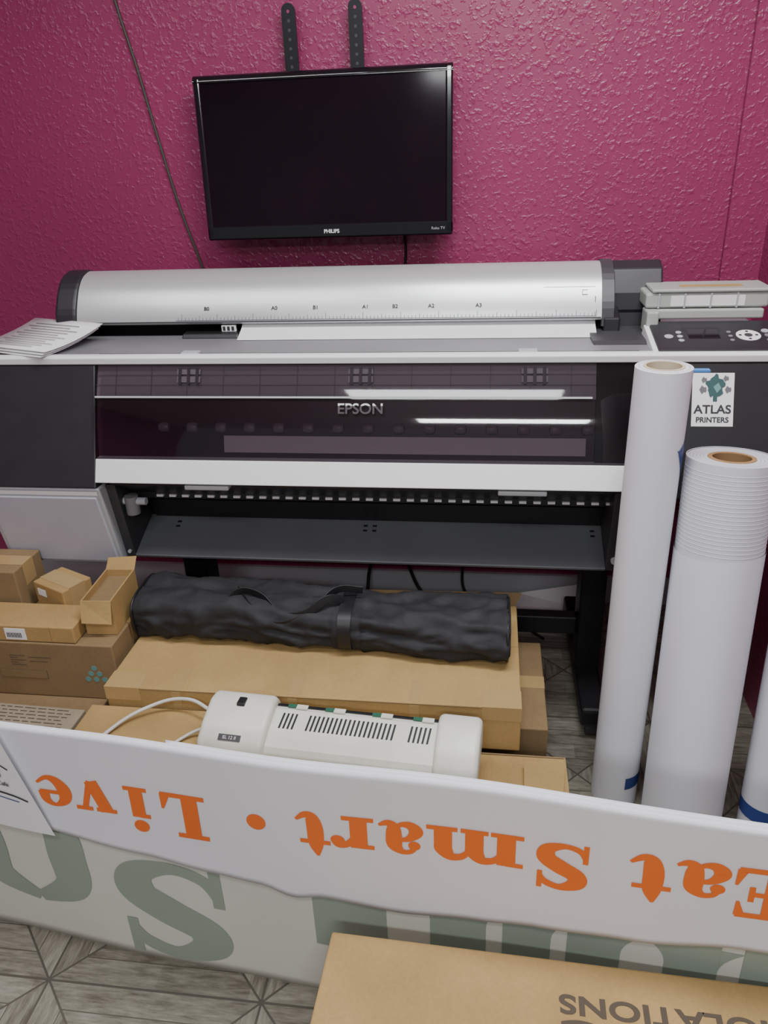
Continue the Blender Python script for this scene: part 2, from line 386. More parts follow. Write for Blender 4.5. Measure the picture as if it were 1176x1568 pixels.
for nm,mm in (('B0',1030),('A0',841),('B1',728),('A1',594),('B2',515),('A2',420),('A3',297)):
    x=X0-mm/1000*.985
    text('ruler_label_'+nm,nm,.014,(x,cs(1.1485)-.0018,1.1485),(math.radians(62),0,0),'ink',P,off=.0002)
V=[];F=[]
cquad(V,F,X0-.13,X0-.002,1.189,1.1900); cquad(V,F,X0-.004,X0-.002,1.124,1.169); cquad(V,F,X0-.035,X0-.022,1.172,1.1732); cquad(V,F,X0-.035,X0-.022,1.182,1.1832); cquad(V,F,X0-.0355,X0-.0343,1.172,1.1832)
obj_from('cover_guide_lines',V,F,'inkgray',P)
prism('recess_back',[(2.06,1.07),(2.04,1.13),(2.19,1.13),(2.19,1.07)],-1.12,.42,'black',P)
prism('fed_paper',[(1.952,1.0812),(1.956,1.0832),(2.000,1.1),(2.034,1.125),(2.037,1.125),(2.008,1.0812)],-.66,.262,'paper',P)
prism('recess_step_left',[(1.975,1.08),(1.985,1.092),(2.07,1.095),(2.07,1.08)],-.82,-.665,'black',P,.003)
box('lever_label',-.715,-.675,2.000,2.008,1.093,1.110,'label',P,.001)
boxes('lever_icon',[(-.711+.012*k,-.704+.012*k,1.9992,2.0002,1.096,1.107) for k in range(3)],'ink',P)
prism('recess_step_right',[(1.875,1.081),(1.89,1.087),(2.05,1.09),(2.05,1.08)],.245,.40,'charcoal',P,.002)
prism('spindle_holder_right',[(1.985,1.085),(1.99,1.12),(2.05,1.14),(2.05,1.085)],.28,.32,'black',P,.004)
prism('spindle_holder_left',[(1.97,1.08),(1.975,1.10),(2.03,1.13),(2.05,1.08)],-1.17,-1.10,'black',P,.004)
# control panel
cpz=lambda y:1.084+(y-1.80)*.235
prism('control_panel',[(1.795,1.07),(1.795,1.086),(1.95,cpz(1.95)),(1.97,1.08)],.380,.672,'dark',P,.003)
prism('control_panel_frame',[(1.790,1.07),(1.790,1.0835),(1.94,cpz(1.94)-.004),(1.97,1.075)],.368,.380,'white',P,.002)
ang=math.atan(.235)
def onpanel(name,x,y,w,h,m,z=.0012):
    return quad(name,[(x-w/2,y-h/2,cpz(y-h/2)+z),(x+w/2,y-h/2,cpz(y-h/2)+z),(x+w/2,y+h/2,cpz(y+h/2)+z),(x-w/2,y+h/2,cpz(y+h/2)+z)],m,P)
onpanel('lcd_frame',.492,1.868,.088,.090,'black'); onpanel('lcd',.492,1.868,.070,.066,'screen',.002)
def disc(name,x,y,r,m,h=.003):
    c=Vector((x,y,cpz(y))); n=Vector((0,-math.sin(ang),math.cos(ang)))
    return cyl(name,c,c+n*h,r,m,P,24)
disc('dial',.590,1.868,.027,'label'); disc('dial_center',.590,1.868,.009,'charcoal',.0036)
for k in range(4):
    a=k*math.pi/2; disc('dial_arrow_%d'%k,.590+.018*math.cos(a),1.868+.018*math.sin(a),.0035,'ink',.0036)
for i,(x,y,r,m) in enumerate(((.413,1.865,.010,'ltgray'),(.438,1.885,.0065,'ltgray'),(.438,1.865,.0065,'ltgray'),(.438,1.845,.0065,'ltgray'),(.550,1.885,.005,'gray'),(.550,1.865,.005,'gray'),(.550,1.845,.005,'gray'),(.632,1.89,.009,'ltgray'),(.632,1.868,.007,'gray'),(.632,1.845,.007,'gray'))):
    disc('button_%d'%i,x,y,r,m)
text('button_icons','oo   o o o',.011,(.50,1.815,cpz(1.815)+.001),(ang,0,0),'ltgray',P)
def ff(x,s,off=0.0015):
    return (x,1.785-.119*s-off*.92,1.062-.288*s+off*.39)
def fquad(name,x0,x1,s0,s1,m,off): return quad(name,[ff(x0,s1,off),ff(x1,s1,off),ff(x1,s0,off),ff(x0,s0,off)],m,P)
fquad('shop_sticker',.455,.545,.08,.465,'label',.001)
pts=[]
for k in range(28):
    a=2*math.pi*k/28; r=1+.16*math.sin(5*a)+.10*math.sin(9*a+1)
    pts.append(ff(.505+.019*r*math.cos(a),.175-.075*r*math.sin(a),.0022))
obj_from('sticker_emblem',pts,[tuple(range(28))],'teal',P)
fquad('sticker_trunk',.500,.509,.20,.285,'teal',.0021)
obj_from('sticker_emblem_face',[ff(.511,.15,.0026),ff(.517,.19,.0026),ff(.508,.225,.0026),ff(.500,.18,.0026)],[(0,1,2,3)],'lightgreen',P)
for k,(x,s,r) in enumerate(((.478,.2,.008),(.532,.2,.007),(.48,.13,.006),(.527,.12,.006))):
    obj_from('sticker_leaf_%d'%k,[ff(x+r*math.cos(q*.6283),s-r/.29*math.sin(q*.6283)*(1.2 if q%2 else .6),.002) for q in range(10)],[tuple(range(10))],'inkgray',P)
p=ff(.500,.37,.0015); text('sticker_text_1','ATLAS',.0265,p,(math.radians(67.5),0,0),'ink',P,sx=1.05,off=.0006)
p=ff(.500,.435,.0015); text('sticker_text_2','PRINTERS',.0165,p,(math.radians(67.5),0,0),'ink',P,sx=1.0,off=.0004)
box('edge_label',-1.30,-1.285,1.662,1.668,.80,.82,'label',P)
for i,x in enumerate((-.90,.27)):
    box('leg_%d'%(i+1),x,x+.07,1.92,2.02,.09,.66,'black',P,.006)
    box('foot_%d'%(i+1),x,x+.07,1.72 if i==1 else 1.80,2.32,.05,.11,'black',P,.01)
    for k,yy in enumerate((1.76 if i==1 else 1.84,2.28)):
        cyl('caster_%d_%d'%(i+1,k+1),(x+.02,yy,.028),(x+.05,yy,.028),.028,'charcoal',P,20)
box('stand_crossbar',-.83,.27,1.95,1.99,.20,.26,'black',P,.005)

# paper stack : curled sheets
ps=group('paper_stack',(-1.19,1.90,1.0845),(0,0,math.radians(-20)))
for k in range(3):
    v=[];f=[]
    nn=8
    for i in range(nn+1):
        for j in range(2):
            u=i/nn
            y=-.10+.20*u+.004*k; x=(-.135 if j==0 else .125)+.005*k
            v.append((x,y,.0015+.006*k+.030*u*u))
    for i in range(nn): f.append((2*i,2*i+1,2*i+3,2*i+2))
    o=obj_from('sheet_%d'%(k+1),v,f,'paper',ps,True); s=o.modifiers.new('s','SOLIDIFY'); s.thickness=.001
V=[];F=[]
for k in range(11):
    u=.12+.072*k; y=-.10+.20*u+.008
    x0=-.10+.012*(k%3); x1=.06+.02*((k*7)%3)
    zz=lambda uu:.0145+.0018+.030*uu*uu
    q=len(V); V+=[(x0,y,zz(u)),(x1,y,zz(u)),(x1,y+.003,zz(u+.015)),(x0,y+.003,zz(u+.015))]; F.append((q,q+1,q+2,q+3))
obj_from('text_lines',V,F,'inkgray',ps)
pc=group('plastic_container',(0,0,0))
box('lower_tray',.395,.645,1.955,2.06,1.122,1.145,'clear',pc,.004)
box('upper_tray',.372,.655,1.965,2.07,1.147,1.182,'clear',pc,.005)
box('lid',.385,.66,1.96,2.075,1.184,1.192,'clear',pc,.003)
box('side_block',.372,.400,1.93,2.0,1.09,1.145,'clear',pc,.004)
box('window',.43,.60,1.9635,1.965,1.152,1.176,'label',pc)
box('label_strip',.455,.60,1.99,2.02,1.1922,1.1927,'card',pc)
for k in range(4): box('ridge_%d'%k,.40+.06*k,.404+.06*k,1.962,1.966,1.147,1.182,'ltgray',pc)

# ------------------------------------------------------------------ rolls
def roll(name,p0,p1,r,rc,body,wind=6,inside='coredark',ring='core',rt=.006):
    g=group(name); L=(Vector(p1)-Vector(p0)).length
    lathe('paper_body',p0,p1,[(rc,0),(r-.001,0),(r,.001),(r,L-.001),(r-.001,L),(rc,L)],body,g,64)
    lathe('core',p0,p1,[(rc,.0),(rc,L+.0015),(rc-rt,L+.0015),(rc-rt,0.0)],ring,g,48)
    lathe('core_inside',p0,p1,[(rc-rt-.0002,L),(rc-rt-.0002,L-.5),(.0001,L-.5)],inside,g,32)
    for k in range(wind):
        rr=rc+(r-rc)*(k+1)/(wind+1)
        lathe('winding_%d'%k,p0,p1,[(rr,L+.0002),(rr+.0006,L+.0005),(rr+.0012,L+.0002)],'ltgray',g,48)
    return g
A0,A1=(.339,1.535,0),(.3415,1.55,1.115)
B0,B1=(.480,1.435,0),(.496,1.545,.925)
C0,C1=(.656,1.40,0),(.672,1.49,.77)
r1=roll('paper_roll',A0,A1,.0555,.040,'rollpaper',wind=1,inside='corepale',ring='corepale')
r2=roll('vinyl_roll',B0,B1,.0875,.047,'rollpaper2',wind=5,rt=.009)
r3=roll('paper_roll',C0,C1,.056,.030,'rollpaper2',wind=2)
def patch(name,p0,p1,r,h0,h1,a0,a1,m,parent,skew=0.0,n=14,wave=0.0):
    p0=Vector(p0);p1=Vector(p1);ax=(p1-p0).normalized()
    s=Vector((1,0,0)); s=(s-ax*s.dot(ax)).normalized(); t=s.cross(ax)
    if t.y>0: t=-t
    v=[];f=[]
    for i in range(n+1):
        q=i/n;a=math.radians(a0+(a1-a0)*q)
        d=(s*math.cos(a)+t*math.sin(a))*r
        v.append(p0+ax*(h0+skew*q)+d); v.append(p0+ax*(h1-skew*q*.3+wave*math.sin(q*6))+d)
    for i in range(n): f.append((2*i,2*i+1,2*i+3,2*i+2))
    return obj_from(name,v,f,m,parent,True)
patch('tape_patch_upper',A0,A1,.0567,.87,.975,8,50,'blue',r1,.085)
patch('tape_patch_lower',A0,A1,.0567,.065,.10,20,75,'blue',r1,0)
box('tape_flag',.385,.425,1.53,1.545,1.108,1.112,'blue2',r1)
patch('tape_band',C0,C1,.0572,.10,.135,60,250,'blue',r3)
patch('loose_sheet',B0,B1,.0905,.0,.735,-20,205,'rollpaper',r2,n=40,wave=.006)
lathe('outer_wrap',B0,B1,[(.0876,.70),(.0886,.70),(.0886,.934),(.0866,.934)],'rollpaper2',r2,64)
for k in range(20):
    lathe('ridge_%d'%k,B0,B1,[(.0885,.742+.009*k),(.0891,.7435+.009*k),(.0885,.745+.009*k)],'rollpaper2',r2,48)

# ------------------------------------------------------------------ cartons
def carton(name,x0,x1,y0,y1,z0,z1,m='card',rot=0.0,tape='x',flaps=False,bv=.003):
    cx,cy=(x0+x1)/2,(y0+y1)/2; w,d,h=(x1-x0)/2,(y1-y0)/2,z1-z0
    g=group(name,(cx,cy,z0),(0,0,math.radians(rot)))
    if not flaps:
        box('body',-w,w,-d,d,0,h,m,g,bv)
        if tape=='x':
            box('flap_seam',-w+.002,w-.002,-.0012,.0012,h-.0005,h+.0006,'edge',g)
            box('tape_top',-w*.999,w*.999,-.024,.024,h+.0004,h+.001,'tape',g)
            box('tape_side',w-.0002,w+.0006,-.024,.024,h-.06,h+.001,'tape',g)
        elif tape=='y':
            box('flap_seam',-.0012,.0012,-d+.002,d-.002,h-.0005,h+.0006,'edge',g)
            box('tape_top',-.024,.024,-d,d,h+.0004,h+.001,'tape',g)
            box('tape_front',-.024,.024,-d-.0008,-d+.0002,h-.06,h+.001,'tape',g)
    else:
        t=.004
        box('bottom',-w,w,-d,d,0,t,m,g)
        box('side_front',-w,w,-d,-d+t,t,h,m,g); box('side_back',-w,w,d-t,d,t,h,m,g)
        box('side_left',-w,-w+t,-d+t,d-t,t,h,m,g); box('side_right',w-t,w,-d+t,d-t,t,h,m,g)
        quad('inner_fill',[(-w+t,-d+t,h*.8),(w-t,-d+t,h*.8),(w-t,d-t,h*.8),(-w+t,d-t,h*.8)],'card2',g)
    return g
carton('storage_carton',-.86,.155,1.44,1.79,0,.278,'card2')
lb=carton('long_cardboard_box',-.887,.086,1.362,1.782,.279,.40,'card',0,tape=None)
for k,x in enumerate((-.31,-.03,.25)):
    boxes('tape_band_%d'%k,[(x-.012,x+.010,-.2112,-.2100,.055,.115),(x-.014,x+.012,-.205,-.13,.1205,.1216)],'tape',lb)
box('tape_corner_left',-.4875,-.40,-.2109,-.15,.085,.1214,'tape',lb); box('tape_corner_right',.40,.4872,-.2109,-.15,.085,.1214,'tape',lb)
box('crease_front',-.4865,.4865,-.2106,-.2085,.1165,.1190,'edge',lb)
box('top_seam',-.486,.486,.02,.0215,.1205,.1213,'edge',lb)
obj_from('rear_flap',[(-.15,.209,.121),(.484,.209,.121),(.50,.216,.158),(-.13,.214,.150)],[(0,1,2,3)],'card2',lb)
obj_from('rear_flap_left',[(-.36,.209,.121),(-.16,.209,.121),(-.17,.216,.165),(-.37,.214,.160)],[(0,1,2,3)],'card2',lb)
sb=carton('cardboard_box',-.925,-.12,1.06,1.355,0,.350,'card',0,'x')
ob=carton('open_shipping_carton',-.10,.187,1.00,1.352,0,.278,'card2',0,flaps=True)
obj_from('flap_back',[(-.143,.17,.278),(.143,.17,.278),(.13,.06,.290),(-.13,.05,.286)],[(0,1,2,3)],'card',ob)
obj_from('flap_right',[(.143,-.17,.278),(.143,.17,.278),(.05,.13,.302),(.04,-.15,.30)],[(0,1,2,3)],'card',ob)
obj_from('flap_left',[(-.143,-.17,.279),(-.143,.17,.279),(-.02,.15,.292),(-.02,-.16,.292)],[(0,1,2,3)],'card3',ob)
carton('plain_kraft_carton',-1.40,-.945,1.37,1.72,0,.284,'card2')
ZA=.448
bA=carton('printed_cardboard_box',-1.42,-.902,1.452,1.712,.285,ZA,'card2',0,'x')
bA_y=-.13
boxes('print_lines',[(-.02,.02-(.02 if k%2 else 0),bA_y-.0006,bA_y,.1235-.007*k,.125-.007*k) for k in range(5)]+[(.03,.09-(.01 if k%2 else 0),bA_y-.0006,bA_y,.1195-.012*k,.121-.012*k) for k in range(2)],'brownink',bA)
cyl('print_ring',(-.09,bA_y-.0002,.11),(-.09,bA_y-.0008,.11),.028,'brownink',bA,20); cyl('print_ring_in',(-.09,bA_y-.0008,.11),(-.09,bA_y-.0012,.11),.025,'card2',bA,20); cyl('print_ring_dot',(-.09,bA_y-.0012,.11),(-.09,bA_y-.0016,.11),.008,'brownink',bA,12)
box('print_rect',-.058,.07,bA_y-.0008,bA_y,.055,.080,'brownink',bA); box('print_rect_in',-.057,.069,bA_y-.0012,bA_y,.056,.079,'card2',bA)
for k,(x,z) in enumerate(((.20,.095),(.189,.078),(.211,.078),(.178,.061),(.20,.061),(.222,.061))): cyl('print_dot_%d'%k,(x,bA_y-.0002,z),(x,bA_y-.0008,z),.0075,'lightgreen',bA,14)
bB=carton('small_cardboard_box',-1.32,-.995,1.455,1.56,ZA+.0015,ZA+.047,'card3',0,None)
box('label',-.02,.035,-.0535,-.0525,.006,.038,'label',bB)
boxes('barcode',[(-.015+k*.004,-.013+k*.004,-.0541,-.0535,.012,.026) for k in range(10)],'ink',bB)
box('end_flap_line',.10,.101,-.0527,-.0524,0,.045,'edge',bB)
bC=carton('small_parcel',-1.165,-1.045,1.580,1.670,ZA+.0015,ZA+.082,'card3',-25,'x')
box('label',-.045,-.012,-.0462,-.045,.045,.065,'label',bC)
bD=carton('open_cardboard_box',-.990,-.912,1.50,1.66,ZA+.0015,ZA+.098,'card3',3,flaps=True)
obj_from('flap_front',[(-.039,-.08,.0965),(.039,-.08,.0965),(.038,-.096,.04),(-.037,-.10,.045)],[(0,1,2,3)],'card',bD)
obj_from('flap_back',[(-.039,.08,.0965),(.039,.08,.0965),(.042,.10,.125),(-.036,.10,.12)],[(0,1,2,3)],'card3',bD)
carton('brown_parcel',-1.45,-1.20,1.575,1.70,ZA+.0015,.575,'card2',0,'x')
bF=carton('newsprint_cardboard_box',-1.46,-.94,1.09,1.350,0,.345,'cardlt',-2,None)
random.seed(7)
tx=[]
for k in range(14):
    x=-.25
    while x<.225:
        w_=random.uniform(.008,.03); tx.append((x,min(x+w_,.235),.118-.0115*k,.1205-.0115*k,.3450,.3456)); x+=w_+.006
boxes('print_text',tx,'brownink',bF)

# ------------------------------------------------------------------ black bag on the long box
bag=group('black_carry_bag')
NX=190;NA=56
BH=.057
def bagc(q): return 1.640-.055*q
v=[];f=[]
for i in range(NX+1):
    q=i/NX; x=-.895+q*.958
    cy=bagc(q); rz=BH*(1+.06*math.sin(q*7)); cz=.401+rz
    ry=.090
    e=min(q,1-q)*958
    sc=1.0 if e>16 else .86+.14*math.sqrt(max(0,1-((16-e)/16)**2))
    for j in range(NA):
        a=2*math.pi*j/NA
        ca,sa=math.cos(a),math.sin(a)
        n=3.2
        r=(abs(ca)**n+abs(sa)**n)**(-1/n)
        n1=1-abs(noise.noise(Vector((x*6+sa*1.5,ca*1.5,sa*1.3+2))))*2.4
        n2=1-abs(noise.noise(Vector((x*15-ca*2.0,ca*2.5,sa*2.2+7))))*2.4
        w=n1*.012+n2*.006+noise.noise(Vector((x*4+9,a,3)))*.010-.010
        if x>-.37 and x<-.30: w*=.5
        y=cy+(ry*r*sc+w)*ca; z=cz+(rz*r*sc+w*1.1)*sa
        z=max(z,.402)
        v.append((x,y,z))
for i in range(NX):
    for j in range(NA):
        f.append((i*NA+j,(i+1)*NA+j,(i+1)*NA+(j+1)%NA,i*NA+(j+1)%NA))
f.append(tuple(range(NA))); f.append(tuple(NX*NA+j for j in range(NA-1,-1,-1)))
o=obj_from('bag_body',v,f,'fabric',bag,True)
bm=bmesh.new(); bm.from_mesh(o.data); bmesh.ops.recalc_face_normals(bm,faces=bm.faces[:]); bm.to_mesh(o.data); bm.free()
def ringpts(x,cy,s=1.0,n=24):
    out=[]
    for j in range(n+1):
        a=2*math.pi*j/n; ca,sa=math.cos(a),math.sin(a); r=(abs(ca)**3+abs(sa)**3)**(-1/3)
        out.append((x,cy+.090*s*r*ca,max(.404,.401+BH+(BH)*s*r*sa)))
    return out
tube('piping_right',ringpts(.056,bagc(.99)),.003,'black',bag); tube('piping_left',ringpts(-.889,bagc(.01)),.003,'black',bag)
V=[];F=[]
x=-.335; rp=ringpts(x,bagc(.59),1.03,32)
for k,p in enumerate(rp): V+=[(x-.016,p[1],p[2]),(x+.016,p[1],p[2])]
for k in range(len(rp)-1): F.append((2*k,2*k+1,2*k+3,2*k+2))
obj_from('webbing',V,F,'black',bag,True)
def ribbon(name,pts,w,m,parent):
    cu=D.curves.new(name,'CURVE'); cu.dimensions='3D'; cu.extrude=w; cu.bevel_depth=.0012; cu.resolution_u=10
    sp=cu.splines.new('BEZIER'); sp.bezier_points.add(len(pts)-1)
    for b,p in zip(sp.bezier_points,pts): b.co=p; b.handle_left_type=b.handle_right_type='AUTO'
    cu.materials.append(M[m]); oo=D.objects.new(name,cu); COL.objects.link(oo); oo.parent=parent
dy=-.035
ribbon('handle_1',[(-.64,1.60+dy,.500),(-.61,1.62+dy,.535),(-.56,1.62+dy,.530),(-.50,1.59+dy,.495),(-.43,1.58+dy,.505),(-.38,1.60+dy,.535),(-.345,1.62+dy,.525)],.010,'black',bag)
ribbon('handle_2',[(-.62,1.65+dy,.525),(-.58,1.60+dy,.515),(-.53,1.575+dy,.48),(-.45,1.575+dy,.49),(-.40,1.60+dy,.52),(-.36,1.64+dy,.54),(-.30,1.65+dy,.535)],.009,'black',bag)

# ------------------------------------------------------------------ laminator
lam=group('laminator_machine',(-.302,1.192,.352),(0,0,math.radians(-4)))
bp=[(-.004,0.0),(-.004,.026),(.006,.038),(.035,.050),(.095,.066),(.112,.062),(.120,.048),(.120,0)]
prism('body',bp,-.165,.215,'offwhite',lam,.004,3)
prism('front_lower_lip',[(-.014,.002),(-.014,.014),(.004,.020),(.004,.002)],-.165,.215,'offwhite',lam,.003)
def cap(name,x0,x1,s=1.0,hz=1.0):
    pr=[(-.012,0),(-.018,.024),(-.008,.048),(.03,.070),(.085,.088),(.118,.084),(.134,.060),(.134,0)]
    o=prism(name,[(y,z*hz) for y,z in pr],x0,x1,'offwhite',lam,.024,6)
    o.modifiers['bv'].angle_limit=math.radians(20)
    for p in o.data.polygons: p.use_smooth=True
    return o
cap('end_cap_left',-.304,-.155); cap('end_cap_right',.205,.297,hz=.98)
def sz(y): return .050+(y-.035)*(.016/.06)
V=[];F=[]
def slot(x):
    k=len(V)
    for (yy,dx) in ((.048,0),(.086,.003)): V.extend([(x+dx-.0022,yy,sz(yy)+.0006),(x+dx+.0022,yy,sz(yy)+.0006)])
    F.append((k,k+1,k+3,k+2))
for k in range(4): slot(-.135+k*.0095)
for k in range(20): slot(-.075+k*.0098)
for k in range(5): slot(.148+k*.0098)
obj_from('vent_slots',V,F,'black',lam)
prism('rear_entry_slot',[(.106,.0645),(.112,.060),(.113,.066),(.107,.0665)],-.155,.205,'black',lam)
for k,x in enumerate((-.13,-.045,.06,.15)):
    prism('guide_tab_%d'%k,[(.102,.066),(.113,.0645),(.113,.0675),(.102,.0685)],x,x+.020,'greentape',lam)
    prism('guide_tab_b%d'%k,[(.098,.067),(.112,.0655),(.112,.069),(.098,.070)],x+.020,x+.045,'offwhite',lam)
def capz(y): return .048+(y+.008)*(.022/.038)
q=[(-.255,-.004),(-.205,-.004),(-.205,.008),(-.255,.008)]
obj_from('badge',[(x,y,capz(y)+.001) for x,y in q],[(0,1,2,3)],'charcoal',lam)
text('badge_text','EL 12 II',.010,(-.23,-.001,capz(-.001)+.0015),(math.radians(29),0,0),'label',lam,ext=.0002)
box('power_switch',-.236,-.218,.070,.094,.080,.0905,'black',lam,.002)
cord=group('laminator_power_cord')
tube('cord',[(-.60,1.310,.385),(-.68,1.345,.39),(-.77,1.33,.372),(-.84,1.25,.358),(-.86,1.16,.3555)],.0042,'cablewhite',cord)
tube('cord_return',[(-.600,1.28,.375),(-.65,1.26,.360),(-.69,1.20,.3555),(-.70,1.13,.3555)],.0036,'cablewhite',cord)

# ------------------------------------------------------------------ banners
def bpt(x,z,off=0.0,amp=1.0):
    w=.006*math.sin(x*5.1+.6)+.004*math.sin(x*11+z*4)+.010*amp*(.6-z)*math.sin(x*3+1.2)
    y=.921-.103*x+w*.6-off
    return Vector((x,y,z))
def sheet(name,x0,x1,zt,zb,off,m,parent,nx=160,nz=24,amp=1.0):
    v=[];f=[]
    for i in range(nx+1):
        x=x0+(x1-x0)*i/nx; a,b=zt(x),zb(x)
        for j in range(nz+1):
            q=j/nz; z=b+(a-b)*q; v.append(bpt(x,z,off(x,q) if callable(off) else off,amp))
    for i in range(nx):
        for j in range(nz):
            k=i*(nz+1)+j; f.append((k,k+nz+1,k+nz+2,k+1))
    o=obj_from(name,v,f,m,parent,True); s=o.modifiers.new('s','SOLIDIFY'); s.thickness=.001; s.offset=0
    return o
bn=group('vinyl_banner')
def interp(tbl,x):
    if x<=tbl[0][0]: return tbl[0][1]
    for (a,b),(c,d) in zip(tbl,tbl[1:]):
        if x<=c:
            q=(x-a)/(c-a); q=q*q*(3-2*q); return b+(d-b)*q
    return tbl[-1][1]
zt=lambda x:interp([(-1.1,.588),(-.37,.600),(.065,.606),(.42,.600),(.8,.6)],x)
sheet('inner_banner',-1.55,.95,lambda x:zt(x)-.006,lambda x:.002,0,'cream',bn)
sheet('fold_layer',-.55,.95,lambda x:zt(x)+.004,lambda x:.30,-.008,'banner',bn,100,6)
sheet('fold_layer_rear',-1.55,.95,lambda x:zt(x)+.001,lambda x:.30,-.004,'banner',bn,100,6)
edge=[(-1.2,.41),(-.90,.352),(-.64,.326),(-.50,.312),(-.40,.306),(-.335,.287),(-.28,.300),(-.14,.290),(.0,.302),(.10,.314),(.25,.327),(.42,.352),(.9,.38)]
OFF=lambda x,q:.006+.008*(1-q)**2+.002*math.sin(x*9)*(1-q)
sheet('outer_banner',-1.55,.95,zt,lambda x:interp(edge,x),OFF,'banner',bn)
def catmull(pts,n=10):
    out=[]
    P_=[pts[0]]+list(pts)+[pts[-1]]
    for i in range(1,len(P_)-2):
        a,b,c,d=P_[i-1],P_[i],P_[i+1],P_[i+2]
        for k in range(n):
            t=k/n
            out.append(tuple(.5*((2*b[j])+(-a[j]+c[j])*t+(2*a[j]-5*b[j]+4*c[j]-d[j])*t*t+(-a[j]+3*b[j]-3*c[j]+d[j])*t**3) for j in range(3)))
    out.append(tuple(pts[-1])); return out
def ribbonmesh(st,smooth=True):
    p=catmull(st,10) if smooth and len(st)>2 else [tuple(st[0][j]+(st[-1][j]-st[0][j])*k/6 for j in range(3)) for k in range(7)]
    L=[];R=[]
    for i in range(len(p)):
        a=p[max(0,i-1)];b=p[min(len(p)-1,i+1)]
        dx,dy=b[0]-a[0],b[1]-a[1]; l=math.hypot(dx,dy) or 1
        nx,ny=-dy/l,dx/l; w=max(.01,p[i][2])/2
        L.append((p[i][0]+nx*w,p[i][1]+ny*w)); R.append((p[i][0]-nx*w,p[i][1]-ny*w))
    return [(L[i],R[i],R[i+1],L[i+1]) for i in range(len(p)-1)]
def disk2(cx,cy,r,n=20):
    return [((cx,cy),(cx+r*math.cos(2*math.pi*k/n),cy+r*math.sin(2*math.pi*k/n)),(cx+r*math.cos(2*math.pi*(k+1)/n),cy+r*math.sin(2*math.pi*(k+1)/n))) for k in range(n)]
def bar(x0,y0,x1,y1,w): return [(x0,y0,w),(x1,y1,w)]
G={
'L':(.76,[bar(.28,0,.28,1,.26),bar(.03,.95,.54,.95,.10),bar(.03,.05,.74,.05,.10),[(.67,.05,.17),(.73,.38,.04)]],[]),
'i':(.42,[bar(.21,0,.21,.68,.24),bar(.01,.04,.42,.04,.09),bar(.01,.64,.2,.64,.09)],[(.2,.88,.135)]),
'v':(.74,[bar(.18,.66,.40,0,.25),bar(.60,.66,.42,0,.11),bar(0,.64,.38,.64,.09),bar(.45,.64,.76,.64,.09)],[]),
'e':(.62,[bar(.12,.37,.56,.37,.085),[(.50,.36,.20),(.47,.57,.16),(.31,.66,.08),(.14,.52,.20),(.12,.3,.25),(.23,.10,.19),(.40,.04,.10),(.59,.18,.05)]],[]),
't':(.50,[[(.20,.95,.04),(.22,.70,.22),(.22,.35,.25),(.26,.10,.20),(.36,.05,.13),(.50,.17,.05)],bar(.0,.64,.46,.64,.09)],[]),
'r':(.62,[bar(.22,0,.22,.68,.25),bar(.0,.04,.46,.04,.09),bar(.0,.64,.22,.64,.09),[(.28,.42,.06),(.38,.60,.12),(.50,.64,.14),(.56,.57,.14)]],[(.53,.54,.105)]),
'a':(.68,[[(.44,.41,.06),(.24,.36,.12),(.12,.2,.22),(.2,.07,.17),(.34,.06,.10),(.45,.16,.06)],[(.13,.5,.10),(.2,.63,.09),(.34,.65,.12),(.45,.52,.24),(.46,.3,.25),(.47,.12,.20),(.56,.05,.13),(.69,.11,.05)]],[(.15,.50,.095)]),
'm':(1.26,[bar(.22,0,.22,.68,.24),bar(.63,0,.63,.46,.24),bar(1.04,0,1.04,.46,.24),bar(.0,.04,.42,.04,.09),bar(.45,.04,.81,.04,.09),bar(.85,.04,1.26,.04,.09),bar(.0,.64,.22,.64,.09),
   [(.28,.44,.06),(.38,.6,.12),(.53,.63,.17),(.62,.5,.24),(.63,.40,.24)],[(.69,.44,.06),(.79,.6,.12),(.94,.63,.17),(1.03,.5,.24),(1.04,.40,.24)]],[]),
'S':(.76,[[(.66,.70,.03),(.60,.86,.12),(.40,.94,.13),(.20,.83,.24),(.20,.66,.26),(.42,.50,.28),(.59,.34,.26),(.57,.15,.21),(.36,.06,.11),(.16,.13,.10),(.10,.32,.03)],bar(.67,.64,.67,1.0,.07),bar(.09,.0,.09,.38,.07)],[]),
'E':(.82,[bar(.28,0,.28,1,.26),bar(.03,.95,.74,.95,.10),bar(.03,.05,.78,.05,.10),bar(.3,.52,.58,.52,.09),bar(.57,.37,.57,.67,.08),[(.69,.95,.15),(.73,.68,.04)],[(.73,.05,.15),(.79,.36,.04)]],[]),
'o':(.9,[[(.45,.98,.10),(.16,.80,.26),(.13,.5,.30),(.16,.2,.26),(.45,.03,.10),(.74,.2,.26),(.77,.5,.30),(.74,.8,.26),(.45,.98,.10)]],[]),
}
def glyph(name,ch,x0,x1,zbase,H,off,m,parent,flip=True):
    w,strokes,dots=G[ch]; V=[];F=[]
    def mp(p):
        x=x1-(p[0]/w)*(x1-x0); z=zbase(x)-p[1]*H
        if callable(off):
            a,b=zt(x),interp(edge,x); q=(z-b)/(a-b); o=OFF(x,q)+.0022
        else: o=off
        return bpt(x,z,o)
    polys=[]
    for s in strokes: polys+=ribbonmesh(s)
    for d in dots: polys+=disk2(*d)
    for pl in polys:
        k=len(V); V+= [mp(p) for p in pl]; F.append(tuple(range(k,k+len(pl))))
    return obj_from(name,V,F,m,parent)
zb=lambda x:.513+.034*x
W=[('e',-.838,-.764),('v',-.755,-.672),('i',-.650,-.601),('L',-.577,-.484),('t',-.316,-.256),('r',-.254,-.178),('a',-.168,-.092),('m',-.088,.072),('S',.088,.180),('t',.236,.300),('a',.305,.384),('E',.388,.478)]
